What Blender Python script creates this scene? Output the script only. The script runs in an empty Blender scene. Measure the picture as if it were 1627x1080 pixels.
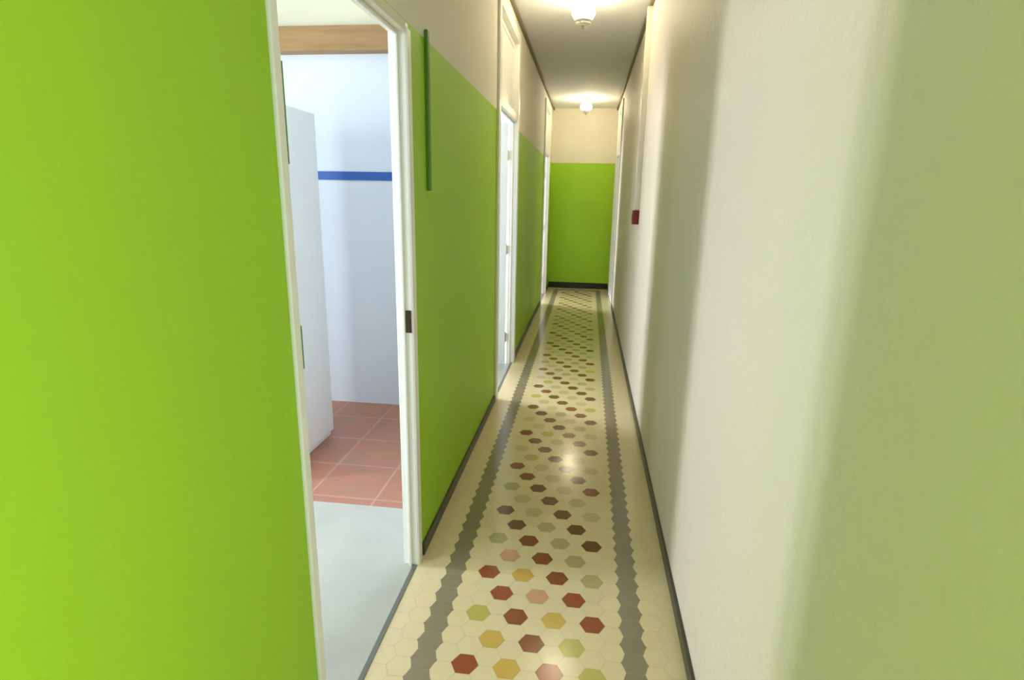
import bpy, bmesh, math, random
from mathutils import Vector, Matrix
random.seed(7)
PI = math.pi
S = bpy.context.scene
C = S.collection

# ------------------------------------------------------------ camera
YAW, PITCH, ROLL = 0.1254, 0.2449, 0.0186
cyw, syw, cp, sp, cr, sr = math.cos(YAW), math.sin(YAW), math.cos(PITCH), math.sin(PITCH), math.cos(ROLL), math.sin(ROLL)
fw = Vector((-syw*cp, cyw*cp, -sp)); rt = Vector((cyw, syw, 0)); up = rt.cross(fw)
r2 = rt*cr + up*sr; u2 = up*cr - rt*sr
cam_d = bpy.data.cameras.new('camera'); cam = bpy.data.objects.new('camera', cam_d); C.objects.link(cam)
M4 = Matrix((r2, u2, -fw)).transposed().to_4x4(); M4.translation = Vector((0, 0, 1.5))
cam.matrix_world = M4
cam_d.sensor_width = 36.0; cam_d.lens = 904.88/1627*36.0; cam_d.clip_start = 0.02
S.camera = cam

# ------------------------------------------------------------ view, world, daylight
S.view_settings.view_transform = 'Standard'; S.view_settings.look = 'None'
S.view_settings.gamma = 1.0; S.view_settings.use_curve_mapping = False
S.view_settings.exposure = 0.5
w = bpy.data.worlds.new('sky'); S.world = w; w.use_nodes = True
bg = w.node_tree.nodes['Background']; bg.inputs[0].default_value = (0.62, 0.80, 1.0, 1); bg.inputs[1].default_value = 3.0

def area(name, loc, direction, sx, sy, power, col):
    l = bpy.data.lights.new(name, 'AREA'); l.shape = 'RECTANGLE'; l.size = sx; l.size_y = sy
    l.energy = power; l.color = col
    o = bpy.data.objects.new(name, l); C.objects.link(o); o.location = loc
    o.rotation_euler = Vector(direction).to_track_quat('-Z', 'Y').to_euler()
    return o
DAY = (0.88, 0.95, 1.0)
XR = 0.403
# daylight falling in through the window of each side room
area('daylight_first_room', (-3.42, 1.80, 1.30), (1, 0, 0), 0.46, 2.1, 70, DAY)
area('added_fill_first_room', (-2.65, 0.12, 1.55), (0, 1, -.15), 0.95, 1.5, 38, DAY)  # extra source added to brighten the back wall of this room
area('daylight_second_room', (-3.42, 5.45, 1.65), (1, 0, 0), 0.95, 1.7, 150, DAY)
area('daylight_third_room', (-3.42, 9.40, 1.65), (1, 0, 0), 0.95, 1.7, 150, DAY)
# added fill light behind the camera, aimed at the near left wall
area('added_fill_behind', (XR + 0.30, -0.72, 1.25), (-1, 0.75, 0), 0.9, 1.9, 17, (1.0, 0.93, 0.84))
LAMP = 50.0            # brightness of the lit lamp glass

# ------------------------------------------------------------ layout (metres)
XL, XR, ZC, ZG, YE = -0.637, 0.403, 2.911, 2.07, 9.845
T = 0.05               # thickness of the side partitions
XR1 = -3.25            # outer wall of the side rooms
Y0 = -2.6

# ------------------------------------------------------------ materials
def mat(name, col, rough=0.6, bump=0.0, bscale=60, var=0.0, vscale=3.0, metal=0.0, emit=None, spec=0.5, bdist=0.004, detail=4):
    m = bpy.data.materials.new(name); m.use_nodes = True
    nt = m.node_tree; b = nt.nodes['Principled BSDF']
    b.inputs['Base Color'].default_value = (*col, 1); b.inputs['Roughness'].default_value = rough
    b.inputs['Metallic'].default_value = metal; b.inputs['Specular IOR Level'].default_value = spec
    tc = nt.nodes.new('ShaderNodeTexCoord')
    if var > 0:
        n = nt.nodes.new('ShaderNodeTexNoise'); n.inputs['Scale'].default_value = vscale; n.inputs['Detail'].default_value = 5
        nt.links.new(tc.outputs['Object'], n.inputs['Vector'])
        mx = nt.nodes.new('ShaderNodeMix'); mx.data_type = 'RGBA'
        mx.inputs[6].default_value = (*[c*(1-var) for c in col], 1); mx.inputs[7].default_value = (*[min(1, c*(1+var)) for c in col], 1)
        nt.links.new(n.outputs['Fac'], mx.inputs[0]); nt.links.new(mx.outputs[2], b.inputs['Base Color'])
    if bump > 0:
        n2 = nt.nodes.new('ShaderNodeTexNoise'); n2.inputs['Scale'].default_value = bscale; n2.inputs['Detail'].default_value = detail
        nt.links.new(tc.outputs['Object'], n2.inputs['Vector'])
        bp = nt.nodes.new('ShaderNodeBump'); bp.inputs['Strength'].default_value = bump; bp.inputs['Distance'].default_value = bdist
        nt.links.new(n2.outputs['Fac'], bp.inputs['Height']); nt.links.new(bp.outputs['Normal'], b.inputs['Normal'])
    if emit:
        b.inputs['Emission Color'].default_value = (*emit[0], 1); b.inputs['Emission Strength'].default_value = emit[1]
    return m

M = {}
M['green'] = mat('green_paint', (0.35, 0.62, 0.016), 0.55, 0.25, 45, 0.03, 2.5)
M['green_dark'] = mat('dark_green_paint', (0.06, 0.22, 0.003), 0.5, 0.1, 60)
M['cream'] = mat('cream_paint', (0.82, 0.785, 0.62), 0.7, 0.25, 45, 0.03, 2.0)
M['cream_rough'] = mat('stippled_cream_paint', (0.84, 0.725, 0.63), 0.55, 0.95, 34, 0.02, 2.0, bdist=0.006)
M['ceiling'] = mat('ceiling_paint', (0.82, 0.82, 0.80), 0.8, 0.15, 30, 0.03, 2.0)
M['room_white'] = mat('cool_white_paint', (0.80, 0.85, 0.90), 0.6, 0.1, 40, 0.02, 2.0)
M['room_cream'] = mat('warm_cream_paint', (0.80, 0.76, 0.54), 0.6, 0.1, 40, 0.02, 2.0)
M['trim'] = mat('white_gloss_paint', (0.88, 0.88, 0.80), 0.35, 0.08, 30, 0.03, 6)
M['leaf'] = mat('door_paint', (0.80, 0.82, 0.80), 0.35, 0.06, 30, 0.02, 6)
M['skirt'] = mat('dark_skirting', (0.055, 0.05, 0.03), 0.4, 0.1, 40, 0.2, 12)
M['skirt_black'] = mat('black_skirting', (0.012, 0.014, 0.008), 0.4, 0.1, 40, 0.2, 12)
M['cornice'] = mat('dark_cornice', (0.20, 0.17, 0.09), 0.6, 0.1, 40, 0.1, 12)
M['grout'] = mat('mosaic_grout', (0.50, 0.46, 0.30), 0.6, 0.1, 80)
M['stone'] = mat('grey_screed', (0.50, 0.50, 0.43), 0.3, 0.12, 20, 0.14, 5, detail=8)
M['threshold'] = mat('threshold_metal', (0.20, 0.21, 0.18), 0.35, 0.05, 60, metal=0.4)
M['blue'] = mat('blue_border', (0.04, 0.13, 0.46), 0.4, 0.05, 50, 0.05, 10)
M['metal'] = mat('steel', (0.45, 0.43, 0.38), 0.3, 0.05, 80, metal=1.0)
M['metal_dark'] = mat('dark_brass', (0.07, 0.055, 0.03), 0.35, 0.05, 80, metal=0.7)
M['red'] = mat('red_plastic', (0.20, 0.006, 0.014), 0.35, 0.03, 60)
M['cab'] = mat('white_cabinet', (0.82, 0.80, 0.74), 0.4, 0.05, 50, 0.02, 3)
M['plastic'] = mat('white_plastic', (0.80, 0.79, 0.70), 0.35, 0.03, 60)
M['brass'] = mat('brass', (0.62, 0.50, 0.26), 0.3, 0.04, 60, metal=0.8)
M['glow'] = mat('lit_glass', (0.95, 0.90, 0.72), 0.3, 0.05, 60, emit=((1.0, 0.86, 0.60), LAMP))

def wood():
    m = bpy.data.materials.new('oak_wood'); m.use_nodes = True; nt = m.node_tree; b = nt.nodes['Principled BSDF']
    tc = nt.nodes.new('ShaderNodeTexCoord'); mp = nt.nodes.new('ShaderNodeMapping'); mp.inputs['Scale'].default_value = (1.2, 14, 14)
    n = nt.nodes.new('ShaderNodeTexNoise'); n.inputs['Scale'].default_value = 2.5; n.inputs['Detail'].default_value = 6
    cr_ = nt.nodes.new('ShaderNodeValToRGB'); e = cr_.color_ramp.elements
    e[0].position = .3; e[0].color = (0.32, 0.175, 0.055, 1); e[1].position = .75; e[1].color = (0.44, 0.255, 0.09, 1)
    nt.links.new(tc.outputs['Object'], mp.inputs[0]); nt.links.new(mp.outputs[0], n.inputs['Vector'])
    nt.links.new(n.outputs['Fac'], cr_.inputs[0]); nt.links.new(cr_.outputs[0], b.inputs['Base Color'])
    b.inputs['Roughness'].default_value = .5
    return m
M['wood'] = wood()

def terracotta():
    m = bpy.data.materials.new('terracotta_tiles'); m.use_nodes = True; nt = m.node_tree; b = nt.nodes['Principled BSDF']
    tc = nt.nodes.new('ShaderNodeTexCoord'); mp = nt.nodes.new('ShaderNodeMapping'); mp.inputs['Rotation'].default_value = (0, 0, PI/4*0)
    mp.inputs['Location'].default_value = (-0.05, -0.05, 0)
    br = nt.nodes.new('ShaderNodeTexBrick'); br.offset = 0.0
    br.inputs['Color1'].default_value = (0.66, 0.28, 0.15, 1); br.inputs['Color2'].default_value = (0.56, 0.24, 0.17, 1)
    br.inputs['Mortar'].default_value = (0.66, 0.40, 0.28, 1); br.inputs['Scale'].default_value = 1.0
    br.inputs['Mortar Size'].default_value = 0.006; br.inputs['Brick Width'].default_value = 0.35; br.inputs['Row Height'].default_value = 0.35
    br.inputs['Mortar Smooth'].default_value = 0.2
    n = nt.nodes.new('ShaderNodeTexNoise'); n.inputs['Scale'].default_value = 6
    mx = nt.nodes.new('ShaderNodeMix'); mx.data_type = 'RGBA'; mx.blend_type = 'MULTIPLY'; mx.inputs[0].default_value = .35
    nt.links.new(tc.outputs['Object'], mp.inputs[0]); nt.links.new(mp.outputs[0], br.inputs['Vector']); nt.links.new(tc.outputs['Object'], n.inputs['Vector'])
    nt.links.new(br.outputs['Color'], mx.inputs[6]); nt.links.new(n.outputs['Color'], mx.inputs[7]); nt.links.new(mx.outputs[2], b.inputs['Base Color'])
    b.inputs['Roughness'].default_value = .38
    return m
M['terracotta'] = terracotta()

# ------------------------------------------------------------ helpers
def quad(bm, pts, mi=0):
    f = bm.faces.new([bm.verts.new(p) for p in pts]); f.material_index = mi; return f

def box(bm, x0, x1, y0, y1, z0, z1, mi=0, px=None, nx=None, py=None, ny=None):
    """axis aligned box; px/nx/py/ny give the material index of one side"""
    v = [bm.verts.new((x, y, z)) for x in (x0, x1) for y in (y0, y1) for z in (z0, z1)]
    fs = {'nx': (0, 1, 3, 2), 'px': (4, 6, 7, 5), 'ny': (0, 4, 5, 1), 'py': (2, 3, 7, 6), 'nz': (0, 2, 6, 4), 'pz': (1, 5, 7, 3)}
    sp_ = {'px': px, 'nx': nx, 'py': py, 'ny': ny}
    for k, ix in fs.items():
        f = bm.faces.new([v[i] for i in ix]); s = sp_.get(k); f.material_index = mi if s is None else s

def lathe(bm, prof, cx, cy, n=32, mi=0):
    rings = []
    for r, z in prof:
        if r < 1e-6: rings.append([bm.verts.new((cx, cy, z))])
        else: rings.append([bm.verts.new((cx+r*math.cos(2*PI*i/n), cy+r*math.sin(2*PI*i/n), z)) for i in range(n)])
    for a, b in zip(rings[:-1], rings[1:]):
        for i in range(n):
            j = (i+1) % n
            if len(a) == 1 and len(b) == 1: continue
            if len(a) == 1: f = bm.faces.new([a[0], b[i], b[j]])
            elif len(b) == 1: f = bm.faces.new([a[i], b[0], a[j]])
            else: f = bm.faces.new([a[i], b[i], b[j], a[j]])
            f.material_index = mi; f.smooth = True

def obj(name, bm, mats, parent=None, bevel=0.0, fix=True, smooth=False):
    if fix: bmesh.ops.recalc_face_normals(bm, faces=bm.faces)
    me = bpy.data.meshes.new(name); bm.to_mesh(me); bm.free()
    for m in (mats if isinstance(mats, (list, tuple)) else [mats]): me.materials.append(m)
    o = bpy.data.objects.new(name, me); C.objects.link(o)
    if parent: o.parent = parent
    if bevel > 0:
        b = o.modifiers.new('bevel', 'BEVEL'); b.width = bevel; b.segments = 2; b.limit_method = 'ANGLE'
    return o

def struct(name, bm, mats, bevel=0.0, label=None):
    o = obj(name, bm, mats, None, bevel); o['kind'] = 'structure'
    if label: o['label'] = label
    return o

def tag(o, label, cat, group=None):
    o['label'] = label; o['category'] = cat
    if group: o['group'] = group
    return o

def thing(name, label, cat, loc=(0, 0, 0), group=None):
    o = bpy.data.objects.new(name, None); C.objects.link(o); o.location = loc
    return tag(o, label, cat, group)

def nb(): return bmesh.new()

# ------------------------------------------------------------ floors
HS = 0.14/3                         # side of one hexagonal mosaic tile
PX, PY = 0.07, HS*math.sqrt(3)      # column and row pitch
cols = {'cream': (0.80, 0.66, 0.39), 'cream2': (0.82, 0.675, 0.40), 'grey': (0.29, 0.24, 0.155), 'grey2': (0.30, 0.25, 0.165),
        'red': (0.33, 0.080, 0.030), 'brown': (0.27, 0.085, 0.030), 'ochre': (0.66, 0.42, 0.090), 'olive': (0.52, 0.46, 0.115),
        'pink': (0.66, 0.36, 0.185), 'pale': (0.50, 0.42, 0.19), 'shaded_red': (0.15, 0.072, 0.02), 'shaded_red2': (0.19, 0.088, 0.025), 'sand': (0.62, 0.50, 0.25)}
names = list(cols)
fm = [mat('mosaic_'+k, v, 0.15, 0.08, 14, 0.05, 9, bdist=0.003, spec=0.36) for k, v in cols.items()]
near = {(2, 0): 'ochre', (1, 1): 'ochre', (0, 2): 'olive', (6, 0): 'olive', (5, 1): 'olive', (4, 2): 'ochre', (3, 3): 'pink', (2, 4): 'ochre',
        (1, 5): 'pink', (0, 6): 'pale', (6, 4): 'pale', (5, 5): 'pale', (4, 6): 'pale', (3, 7): 'pale', (0, 0): 'red', (0, 4): 'red', (1, 3): 'red', (2, 2): 'brown', (3, 1): 'brown'}
bm = nb()
DX, DY = -0.332, 1.54
yend = YE - 0.30
for a in range(-5, 12):
    for k in range(-52, 105):
        cx = DX + a*PX; cy = DY + (k + (a % 2)*0.5)*PY
        if cx < XL-HS or cx > XR+HS or cy > YE+HS or cy < Y0-HS: continue
        h2 = 2*k + (a % 2)            # half pitches
        c = random.choice(['cream', 'cream', 'cream2'])
        if a in (-2, 8) and cy < yend: c = random.choice(['grey', 'grey2'])
        elif -2 <= a <= 8 and yend <= cy < yend + PY: c = random.choice(['grey', 'grey2'])
        elif 0 <= a <= 6 and h2 % 3 == 0 and (h2//3 + a) % 2 == 0 and cy < yend - .1:
            j = h2//3
            if (a + j) % 4 == 0: c = near.get((a, j), random.choice(['red', 'brown']) if j < 6 else random.choice(['brown', 'shaded_red2', 'shaded_red2', 'shaded_red']))  # past the doorway light, red dots darken: shade painted into their colour
            else: c = near.get((a, j), random.choice(['pale', 'pale', 'olive', 'pale', 'ochre', 'pink']) if j < 8 else random.choice(['pale', 'sand', 'sand', 'sand', 'olive']))
        R = HS - 0.0006
        if c.startswith('grey') and a in (-2, 8) and cy < yend:      # band tiles: shallower points, laid edge to edge
            h = PY/2 - .0003
            quad(bm, [(cx+.044, cy, .0003), (cx+.031, cy+h, .0003), (cx-.031, cy+h, .0003), (cx-.044, cy, .0003), (cx-.031, cy-h, .0003), (cx+.031, cy-h, .0003)], names.index(c))
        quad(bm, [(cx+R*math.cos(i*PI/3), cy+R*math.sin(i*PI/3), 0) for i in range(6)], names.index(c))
for co, no in (((XL, 0, 0), (-1, 0, 0)), ((XR, 0, 0), (1, 0, 0)), ((0, YE, 0), (0, 1, 0)), ((0, Y0, 0), (0, -1, 0))):
    bmesh.ops.bisect_plane(bm, geom=bm.verts[:]+bm.edges[:]+bm.faces[:], plane_co=co, plane_no=no, clear_outer=True)
gi = len(fm)
box(bm, XL, XR, Y0, YE, -0.08, -0.0006, gi)
struct('floor', bm, fm+[M['grout']], label='cream hexagon mosaic hallway floor with red and yellow dots and grey bands')

bm = nb(); box(bm, XR1, XL-0.018, 0.30, 2.44, -0.08, 0.0)
struct('floor.001', bm, M['stone'], label='grey worn floor just inside the open doorway')
bm = nb(); box(bm, XR1, XL-0.018, 2.44, 3.83, -0.08, 0.0)
struct('floor.002', bm, M['terracotta'], label='terracotta tiled floor at the back of the side room')
bm = nb(); box(bm, XR1, XL-0.018, 3.90, 7.2, -0.08, 0.0)
struct('floor.003', bm, M['stone'])
bm = nb(); box(bm, XR1, XL-0.018, 7.3, 10.3, -0.08, 0.0)
struct('floor.004', bm, M['terracotta'])

# thresholds between mosaic and the rooms
for i, (a, b) in enumerate(((1.18, 2.02), (4.10, 5.08), (8.22, 9.15))):
    bm = nb(); box(bm, XL-0.018, XL, a, b, -0.02, 0.003)
    struct('trim_%d' % (i+1), bm, M['threshold'], 0.001)

# ------------------------------------------------------------ walls
ops = [(1.150, 2.05, 2.055), (4.07, 5.11, 2.75), (8.19, 9.18, 2.75)]   # openings in the left partition (y0, y1, head)
bm = nb()   # materials: 0 cream, 1 green, 2 room white
def lw(y0, y1, z0, z1):
    if z0 < ZG < z1: lw(y0, y1, z0, ZG); lw(y0, y1, ZG, z1); return
    box(bm, XL-T, XL, y0, y1, z0, z1, 2, px=(1 if z1 <= ZG+1e-6 else 0), nx=2)
y = Y0
for a, b, hd in ops:
    lw(y, a, -0.08, ZC); lw(a, b, hd, ZC); y = b
lw(y, YE+.1, -0.08, ZC)
struct('wall_left', bm, [M['cream'], M['green'], M['room_white']], label='left hallway wall, lime green below and cream above')

opR = (8.22, 9.22, 2.75)
bm = nb()
box(bm, XR, XR+.12, Y0, -1.15, -.08, ZC); box(bm, XR, XR+.12, -1.15, -.25, 2.2, ZC); box(bm, XR, XR+.12, -.25, opR[0], -.08, ZC); box(bm, XR, XR+.12, opR[1], YE+.1, -.08, ZC); box(bm, XR, XR+.12, opR[0], opR[1], opR[2], ZC)  # includes an unseen opening added to let the rear fill light in
box(bm, XR+.10, XR+.12, opR[0], opR[1], -.08, opR[2])
struct('wall_right', bm, M['cream_rough'], label='right hallway wall of stippled cream plaster')
bm = nb()
box(bm, XL, XR, YE, YE+.1, -.08, ZG, 1); box(bm, XL, XR, YE, YE+.1, ZG, ZC, 0)
struct('wall_end', bm, [M['cream'], M['green']], label='end wall, lime green below and cream above')
# wall behind the camera
bm = nb()
box(bm, XL, XR, Y0-.1, Y0, -.08, ZC)
struct('wall_back', bm, M['cream'])

bm = nb(); box(bm, XR1-.2, XR+.2, Y0-.3, 10.5, ZC, ZC+.12)
struct('ceiling', bm, M['ceiling'], label='cream painted hallway ceiling')

# side rooms: cross walls and outer wall with a window each
wins = [(1.80, 0.46), (5.45, 0.95), (9.40, 0.95)]
ZW0, ZW1 = 0.25, 2.35
bm = nb()
y = 0.2
for cy, ww in wins:
    box(bm, XR1-.15, XR1, y, cy-ww/2, -.08, ZC); box(bm, XR1-.15, XR1, cy-ww/2, cy+ww/2, -.08, ZW0)
    box(bm, XR1-.15, XR1, cy-ww/2, cy+ww/2, ZW1, ZC); y = cy+ww/2
box(bm, XR1-.15, XR1, y, 10.4, -.08, ZC)
struct('wall_outer', bm, M['room_white'])
bm = nb(); WX0, WX1, WZ0, WZ1 = -3.15, -2.15, .80, 2.30  # unseen second window, added so the extra side light can enter
box(bm, XR1, WX0, .20, .30, -.08, ZC); box(bm, WX1, XL-T, .20, .30, -.08, ZC); box(bm, WX0, WX1, .20, .30, -.08, WZ0); box(bm, WX0, WX1, .20, .30, WZ1, ZC)
struct('wall_room_near', bm, M['room_white'])
for nm, a, b in (('wall_room_back', 3.83, 3.90), ('wall_room_middle', 7.2, 7.3), ('wall_room_far', 10.3, 10.4)):
    bm = nb(); box(bm, XR1, XL-T, a, b, -.08, 2.45); box(bm, XR1, XL-T, a, b, 2.45, ZC, 1)
    struct(nm, bm, [M['room_white'], M['room_cream']], label='pale blue white back wall of the side room' if nm == 'wall_room_back' else None)
M['glass'] = bpy.data.materials.new('window_glass'); M['glass'].use_nodes = True
nt = M['glass'].node_tree; nt.nodes.clear(); o_ = nt.nodes.new('ShaderNodeOutputMaterial'); tr = nt.nodes.new('ShaderNodeBsdfTransparent'); gl = nt.nodes.new('ShaderNodeBsdfGlossy')
gl.inputs['Roughness'].default_value = .02; mxs = nt.nodes.new('ShaderNodeMixShader'); mxs.inputs[0].default_value = .06
nt.links.new(tr.outputs[0], mxs.inputs[1]); nt.links.new(gl.outputs[0], mxs.inputs[2]); nt.links.new(mxs.outputs[0], o_.inputs[0])
for i, (cy, ww) in enumerate(wins):
    bm = nb(); f = .05; a, b = cy-ww/2, cy+ww/2; x0, x1 = XR1-.10, XR1-.05
    box(bm, x0, x1, a, a+f, ZW0, ZW1); box(bm, x0, x1, b-f, b, ZW0, ZW1); box(bm, x0, x1, a+f, b-f, ZW0, ZW0+f); box(bm, x0, x1, a+f, b-f, ZW1-f, ZW1)
    box(bm, x0, x1, cy-.02, cy+.02, ZW0+f, ZW1-f)
    wf = struct('window_%d' % (i+1), bm, M['leaf'], .003)
    bm = nb(); box(bm, XR1-.078, XR1-.072, a+f, b-f, ZW0+f, ZW1-f)
    obj('window_pane', bm, M['glass'], wf)

bm = nb(); f = .05
box(bm, WX0, WX0+f, .22, .27, WZ0, WZ1); box(bm, WX1-f, WX1, .22, .27, WZ0, WZ1); box(bm, WX0+f, WX1-f, .22, .27, WZ0, WZ0+f); box(bm, WX0+f, WX1-f, .22, .27, WZ1-f, WZ1)
wf = struct('window_4', bm, M['leaf'], .003)  # frame of the window added for the side fill
bm = nb(); box(bm, WX0+f, WX1-f, .242, .248, WZ0+f, WZ1-f); obj('window_pane', bm, M['glass'], wf)  # pane of the window added for the side fill
# ------------------------------------------------------------ skirtings and cornices
def skirt(name, boxes, m, label=None):
    bm = nb()
    for b in boxes: box(bm, *b)
    struct(name, bm, m, 0.003, label)
SK = 0.055
c1, c2, c3 = (1.10, 2.09), (4.01, 5.18), (8.13, 9.25)
skirt('baseboard_left', [(XL, XL+.012, a, b, 0, SK) for a, b in ((Y0, c1[0]), (c1[1], c2[0]), (c2[1], c3[0]), (c3[1], YE))], M['skirt'], 'thin dark baseboard along the green left wall')
skirt('baseboard_right', [(XR-.012, XR, a, b, 0, SK) for a, b in ((Y0, -1.15), (-.25, 8.15), (9.29, YE))], M['skirt'], 'thin dark baseboard along the cream right wall')
skirt('baseboard_end', [(XL+.012, XR-.012, YE-.012, YE, 0, .10)], M['skirt_black'], 'black baseboard under the green end wall')
skirt('trim_4', [(XL, XL+.025, Y0, YE, ZC-.03, ZC)], M['cornice'])
skirt('trim_5', [(XR-.025, XR, Y0, YE, ZC-.03, ZC)], M['cornice'])

# ------------------------------------------------------------ doors
def leaf_mesh(w_, h_, t_, panels, x=0):
    """panelled leaf lying in the YZ plane from y=0..w, thickness along x"""
    bm = nb(); st = .10
    box(bm, -t_/2+.008, t_/2-.008, .01, w_-.01, .01, h_-.01)
    box(bm, -t_/2, t_/2, 0, st, 0, h_); box(bm, -t_/2, t_/2, w_-st, w_, 0, h_)
    zs = [0, *panels, h_]
    box(bm, -t_/2, t_/2, st, w_-st, 0, .18); box(bm, -t_/2, t_/2, st, w_-st, h_-.11, h_)
    for z in panels: box(bm, -t_/2, t_/2, st, w_-st, z-.06, z+.06)
    for za, zb in zip([.18]+[p+.06 for p in panels], [p-.06 for p in panels]+[h_-.11]):
        for s in (-1, 1):
            xa, xb = sorted((s*(t_/2-.008), s*(t_/2-.003)))
            box(bm, xa, xb, st+.06, w_-st-.06, za+.06, zb-.06)
    return bm

def cylx(bm, c, r, l, axis, n=16):
    """cylinder centred at c along an axis"""
    m = {'x': Matrix.Rotation(PI/2, 4, 'Y'), 'y': Matrix.Rotation(PI/2, 4, 'X'), 'z': Matrix.Identity(4)}[axis]
    bmesh.ops.create_cone(bm, cap_ends=True, segments=n, radius1=r, radius2=r, depth=l, matrix=Matrix.Translation(c) @ m)

def hinge(parent, x, y, z, h=.11, m=None):
    bm = nb(); cylx(bm, (x, y, z), .009, h, 'z'); cylx(bm, (x, y, z+h/2+.005), .006, .012, 'z'); cylx(bm, (x, y, z-h/2-.005), .006, .012, 'z')
    box(bm, x-.003, x+.028, y-.001, y+.002, z-h/2, z+h/2)
    return obj('hinge', bm, m or M['metal_dark'], parent)

def handle(parent, x, y, z, s):
    """lever handle on the side s (+1/-1 along x)"""
    bm = nb(); box(bm, *sorted((x, x+s*.006)), y-.02, y+.02, z-.10, z+.06)
    cylx(bm, (x+s*.025, y, z), .009, .05, 'x'); cylx(bm, (x+s*.048, y-.05, z), .008, .11, 'y')
    cylx(bm, (x+s*.006, y, z-.06), .006, .008, 'x')
    return obj('door_handle', bm, M['metal'], parent, .001)

# door_1: open doorway of the near room (frame = top-level mesh)
def frame(name, a, b, hd, side, casn, casf, label, xw=XL, th=T, rail=None, full=None, ct=.018, ch=None):
    """door frame with lining in a wall; casing on the hallway face. side=+1: hallway lies towards +x"""
    bm = nb(); L = .03
    top = full if full else hd
    xa, xb = sorted((xw - side*(th+.006), xw + side*.006))
    box(bm, xa, xb, a-L, a, 0, top+L); box(bm, xa, xb, b, b+L, 0, top+L)
    if ch is None: box(bm, xa, xb, a, b, top, top+L)
    xc, xd = sorted((xw + side*.0005, xw + side*ct)); ch_ = casf if ch is None else ch
    box(bm, xc, xd, a-casn, a-.002, 0, top+ch_); box(bm, xc, xd, b+.002, b+casf, 0, top+ch_); 
    if name != 'door_1': box(bm, xc, xd, a-.002, b+.002, top+.002, top+ch_)
    xe, xf = sorted((xw - side*.020, xw - side*.032))
    if rail:    # transom bar between door and fanlight
        box(bm, xa, xb, a, b, hd, hd+.06)
    # door stop bead
    box(bm, xe, xf, b-.012, b, 0, hd); box(bm, xe, xf, a, a+.012, 0, hd); box(bm, xe, xf, a+.012, b-.012, hd-.012, hd)
    o = obj(name, bm, M['trim'], None, .003); o['kind'] = 'structure'; o['label'] = label
    return o
d1 = frame('door_1', 1.18, 2.02, 2.03, 1, .032, .048, 'white painted frame of the open doorway nearest on the left', ct=.010, ch=.014)
bm = nb(); box(bm, XL-T-.006, XL+.006, 1.18, 2.02, 2.03, 2.062)
fh = obj('frame_head', bm, M['cream'], d1, .002); fh['label'] = 'cream painted head of the frame'
lf = obj('door_leaf', leaf_mesh(.80, 2.0, .035, [.95]), M['leaf'], d1, .002)
lf.rotation_euler = (0, 0, PI/2+.06); lf.location = (XL-T-.02, 1.165, .01)
for z_, h_ in ((1.66, .20), (1.16, .10)):
    bm = nb(); cylx(bm, (XL+.004, 1.1835, z_), .0042, h_, 'z'); box(bm, XL-.03, XL+.004, 1.1795, 1.182, z_-h_/2, z_+h_/2)
    o = obj('hinge', bm, M['green_dark'], d1); o['label'] = 'dark green painted hinge'
bm = nb(); yb = 2.02
box(bm, XL-.019, XL+.002, yb-.0035, yb-.0005, 1.0, 1.085); box(bm, XL-.016, XL-.002, yb-.006, yb-.0035, 1.005, 1.055)
cylx(bm, (XL-.009, yb-.005, 1.075), .004, .004, 'y')
s_ = obj('strike_plate', bm, M['metal_dark'], d1); s_['label'] = 'dark metal strike plate'

def tall_door(name, a, b, side, label, xw, th, open_leaf):
    hd, fu = 2.12, 2.72
    d = frame(name, a, b, hd, side, .08, .08, label, xw, th, True, fu)
    bm = nb()   # fanlight panel above the transom bar
    xa, xb = sorted((xw - side*.028, xw - side*.040))
    box(bm, xa, xb, a, b, hd+.06, fu)
    box(bm, xa-.006, xb+.006, a, a+.04, hd+.06, fu); box(bm, xa-.006, xb+.006, b-.04, b, hd+.06, fu)
    box(bm, xa-.006, xb+.006, a+.04, b-.04, hd+.06, hd+.10); box(bm, xa-.006, xb+.006, a+.04, b-.04, fu-.04, fu)
    obj('transom_panel', bm, M['trim'], d, .002)
    lf = obj('door_leaf', leaf_mesh(b-a-.01, hd-.02, .035, [.75, 1.45]), M['leaf'], d, .002)
    if open_leaf:
        lf.rotation_euler = (0, 0, PI/2+.10); lf.location = (xw-side*(th+.015), b-.035, .01)
        for z in (.25, 1.05, 1.85): hinge(d, xw-th-.012, b-.016, z, .07, M['plastic'])
    else:
        lf.location = (xw-side*.050, a+.005, .01)
        handle(lf, side*.0175, .07, 1.0, side)
    return d
tall_door('door_2', 4.10, 5.08, 1, 'tall white framed door standing open halfway down the left wall', XL, T, True)
tall_door('door_3', 8.22, 9.15, 1, 'tall white framed door at the far end of the left wall', XL, T, True)
tall_door('door_4', 8.25, 9.19, -1, 'tall white framed closed door at the far end of the right wall', XR, .075, False)

# ------------------------------------------------------------ side room contents
YB = 3.83
bm = nb(); box(bm, XR1, XL-T, YB-.008, YB, 1.595, 1.650)
struct('trim_6', bm, M['blue'], .001, 'blue border strip running across the pale wall of the side room')
bm = nb(); box(bm, XR1, XL-T, YB-.10, YB, 2.375, 2.52)
tag(obj('wooden_beam', bm, M['wood'], None, .006), 'light brown wooden beam across the pale wall high in the side room', 'beam')

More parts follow.
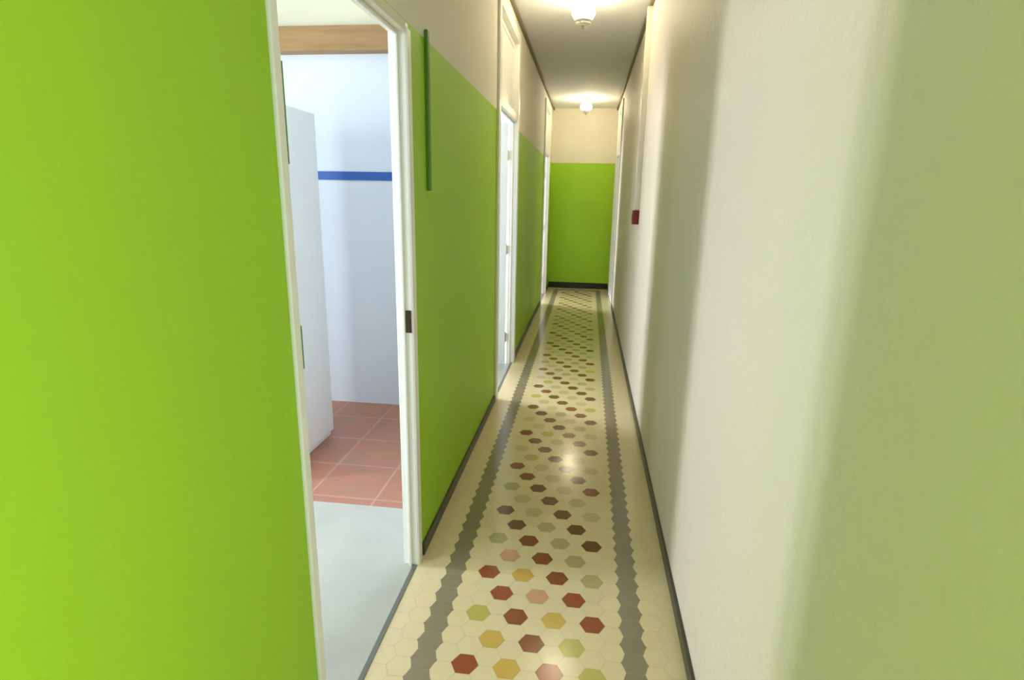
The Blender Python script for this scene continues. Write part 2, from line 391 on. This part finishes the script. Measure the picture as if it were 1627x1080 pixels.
cb = thing('tall_cabinet', 'tall white cabinet standing inside the open doorway by the pale wall', 'cabinet', (-1.86, 2.90, 0))
def loc_box(name, x0, x1, y0, y1, z0, z1, m, parent, bev=.003):
    b_ = nb(); box(b_, x0+1.86, x1+1.86, y0-2.90, y1-2.90, z0, z1); return obj(name, b_, m, parent, bev)
loc_box('body', -2.17, -1.57, 2.58, 3.24, .0, 1.94, M['cab'], cb, .006)
dr = loc_box('door', -1.570, -1.55, 2.583, 3.237, .04, 1.937, M['cab'], cb, .004)
b_ = nb(); cylx(b_, (-1.525+1.86, 2.66-2.90, 1.05), .007, .22, 'z'); cylx(b_, (-1.537+1.86, 2.66-2.90, 1.13), .005, .028, 'x'); cylx(b_, (-1.537+1.86, 2.66-2.90, .97), .005, .028, 'x')
obj('door_handle', b_, M['metal'], dr)

# ------------------------------------------------------------ things on the hallway walls
bm = nb(); box(bm, XL, XL+.014, 2.265, 2.295, 1.52, ZG+.03)
tag(obj('cable_cover', bm, M['green_dark'], None, .003), 'dark green painted cable cover on green wall beside the open doorway', 'cable cover')

cp_ = thing('fire_call_point', 'small dark red alarm box on the cream right wall', 'alarm box', (XR, 4.75, 1.365))
b_ = nb(); box(b_, -.050, 0, -.05, .05, -.055, .055); M['red2'] = mat('dark_red_plastic', (0.10, 0.004, 0.008), 0.3)
hs = obj('housing', b_, M['red'], cp_, .006)
b_ = nb(); box(b_, -.053, -.050, -.032, .032, -.030, .030); f_ = obj('front_plate', b_, M['red2'], hs, .001); f_['label'] = 'darker red front plate'
bm = nb(); box(bm, XR-.042, XR, 4.73, 4.77, 1.42, ZC-.03)
tag(obj('cable_trunking', bm, M['plastic'], None, .003), 'cream vertical cable trunking running from the ceiling to the red alarm box', 'cable trunking')

# ------------------------------------------------------------ ceiling lamps
def lamp():
    t = thing('ceiling_lamp', '', 'lamp')
    bm = nb(); lathe(bm, [(0, 0), (.062, 0), (.066, -.008), (.060, -.022), (.030, -.034), (.018, -.040), (.018, -.062), (0, -.062)], 0, 0); obj('ceiling_rose', bm, M['brass'], t)
    bm = nb(); lathe(bm, [(.020, -.055), (.050, -.062), (.080, -.080), (.092, -.105), (.090, -.130), (.076, -.155), (.062, -.165)], 0, 0, 40); lathe(bm, [(.062, -.165), (0, -.167)], 0, 0, 40)
    obj('glass_shade', bm, M['glow'], t)
    bm = nb(); lathe(bm, [(.060, -.163), (.068, -.163), (.070, -.170), (.066, -.177), (.058, -.180), (.064, -.190), (.062, -.197), (.040, -.203), (0, -.206)], 0, 0, 40)
    obj('rim', bm, M['plastic'], t)
    bm = nb(); lathe(bm, [(0, -.203), (.010, -.204), (.014, -.214), (.010, -.224), (0, -.228)], 0, 0, 20)
    obj('finial', bm, M['brass'], t)
    return t
l0 = lamp(); l0.location = (-.10, 4.55, ZC); l0['label'] = 'lit glass ceiling lamp nearer the camera, at the top edge of the photo'
l0.scale = (.9, .9, 1); l0['group'] = 'hallway ceiling lamps'
def copy_tree(o, parent=None):
    c = o.copy(); C.objects.link(c); c.parent = parent
    for ch in list(o.children):
        copy_tree(ch, c)
    return c
c = copy_tree(l0); c.location = (-.10, 8.90, ZC); c['label'] = 'lit glass ceiling lamp farther away, in front of the end wall'
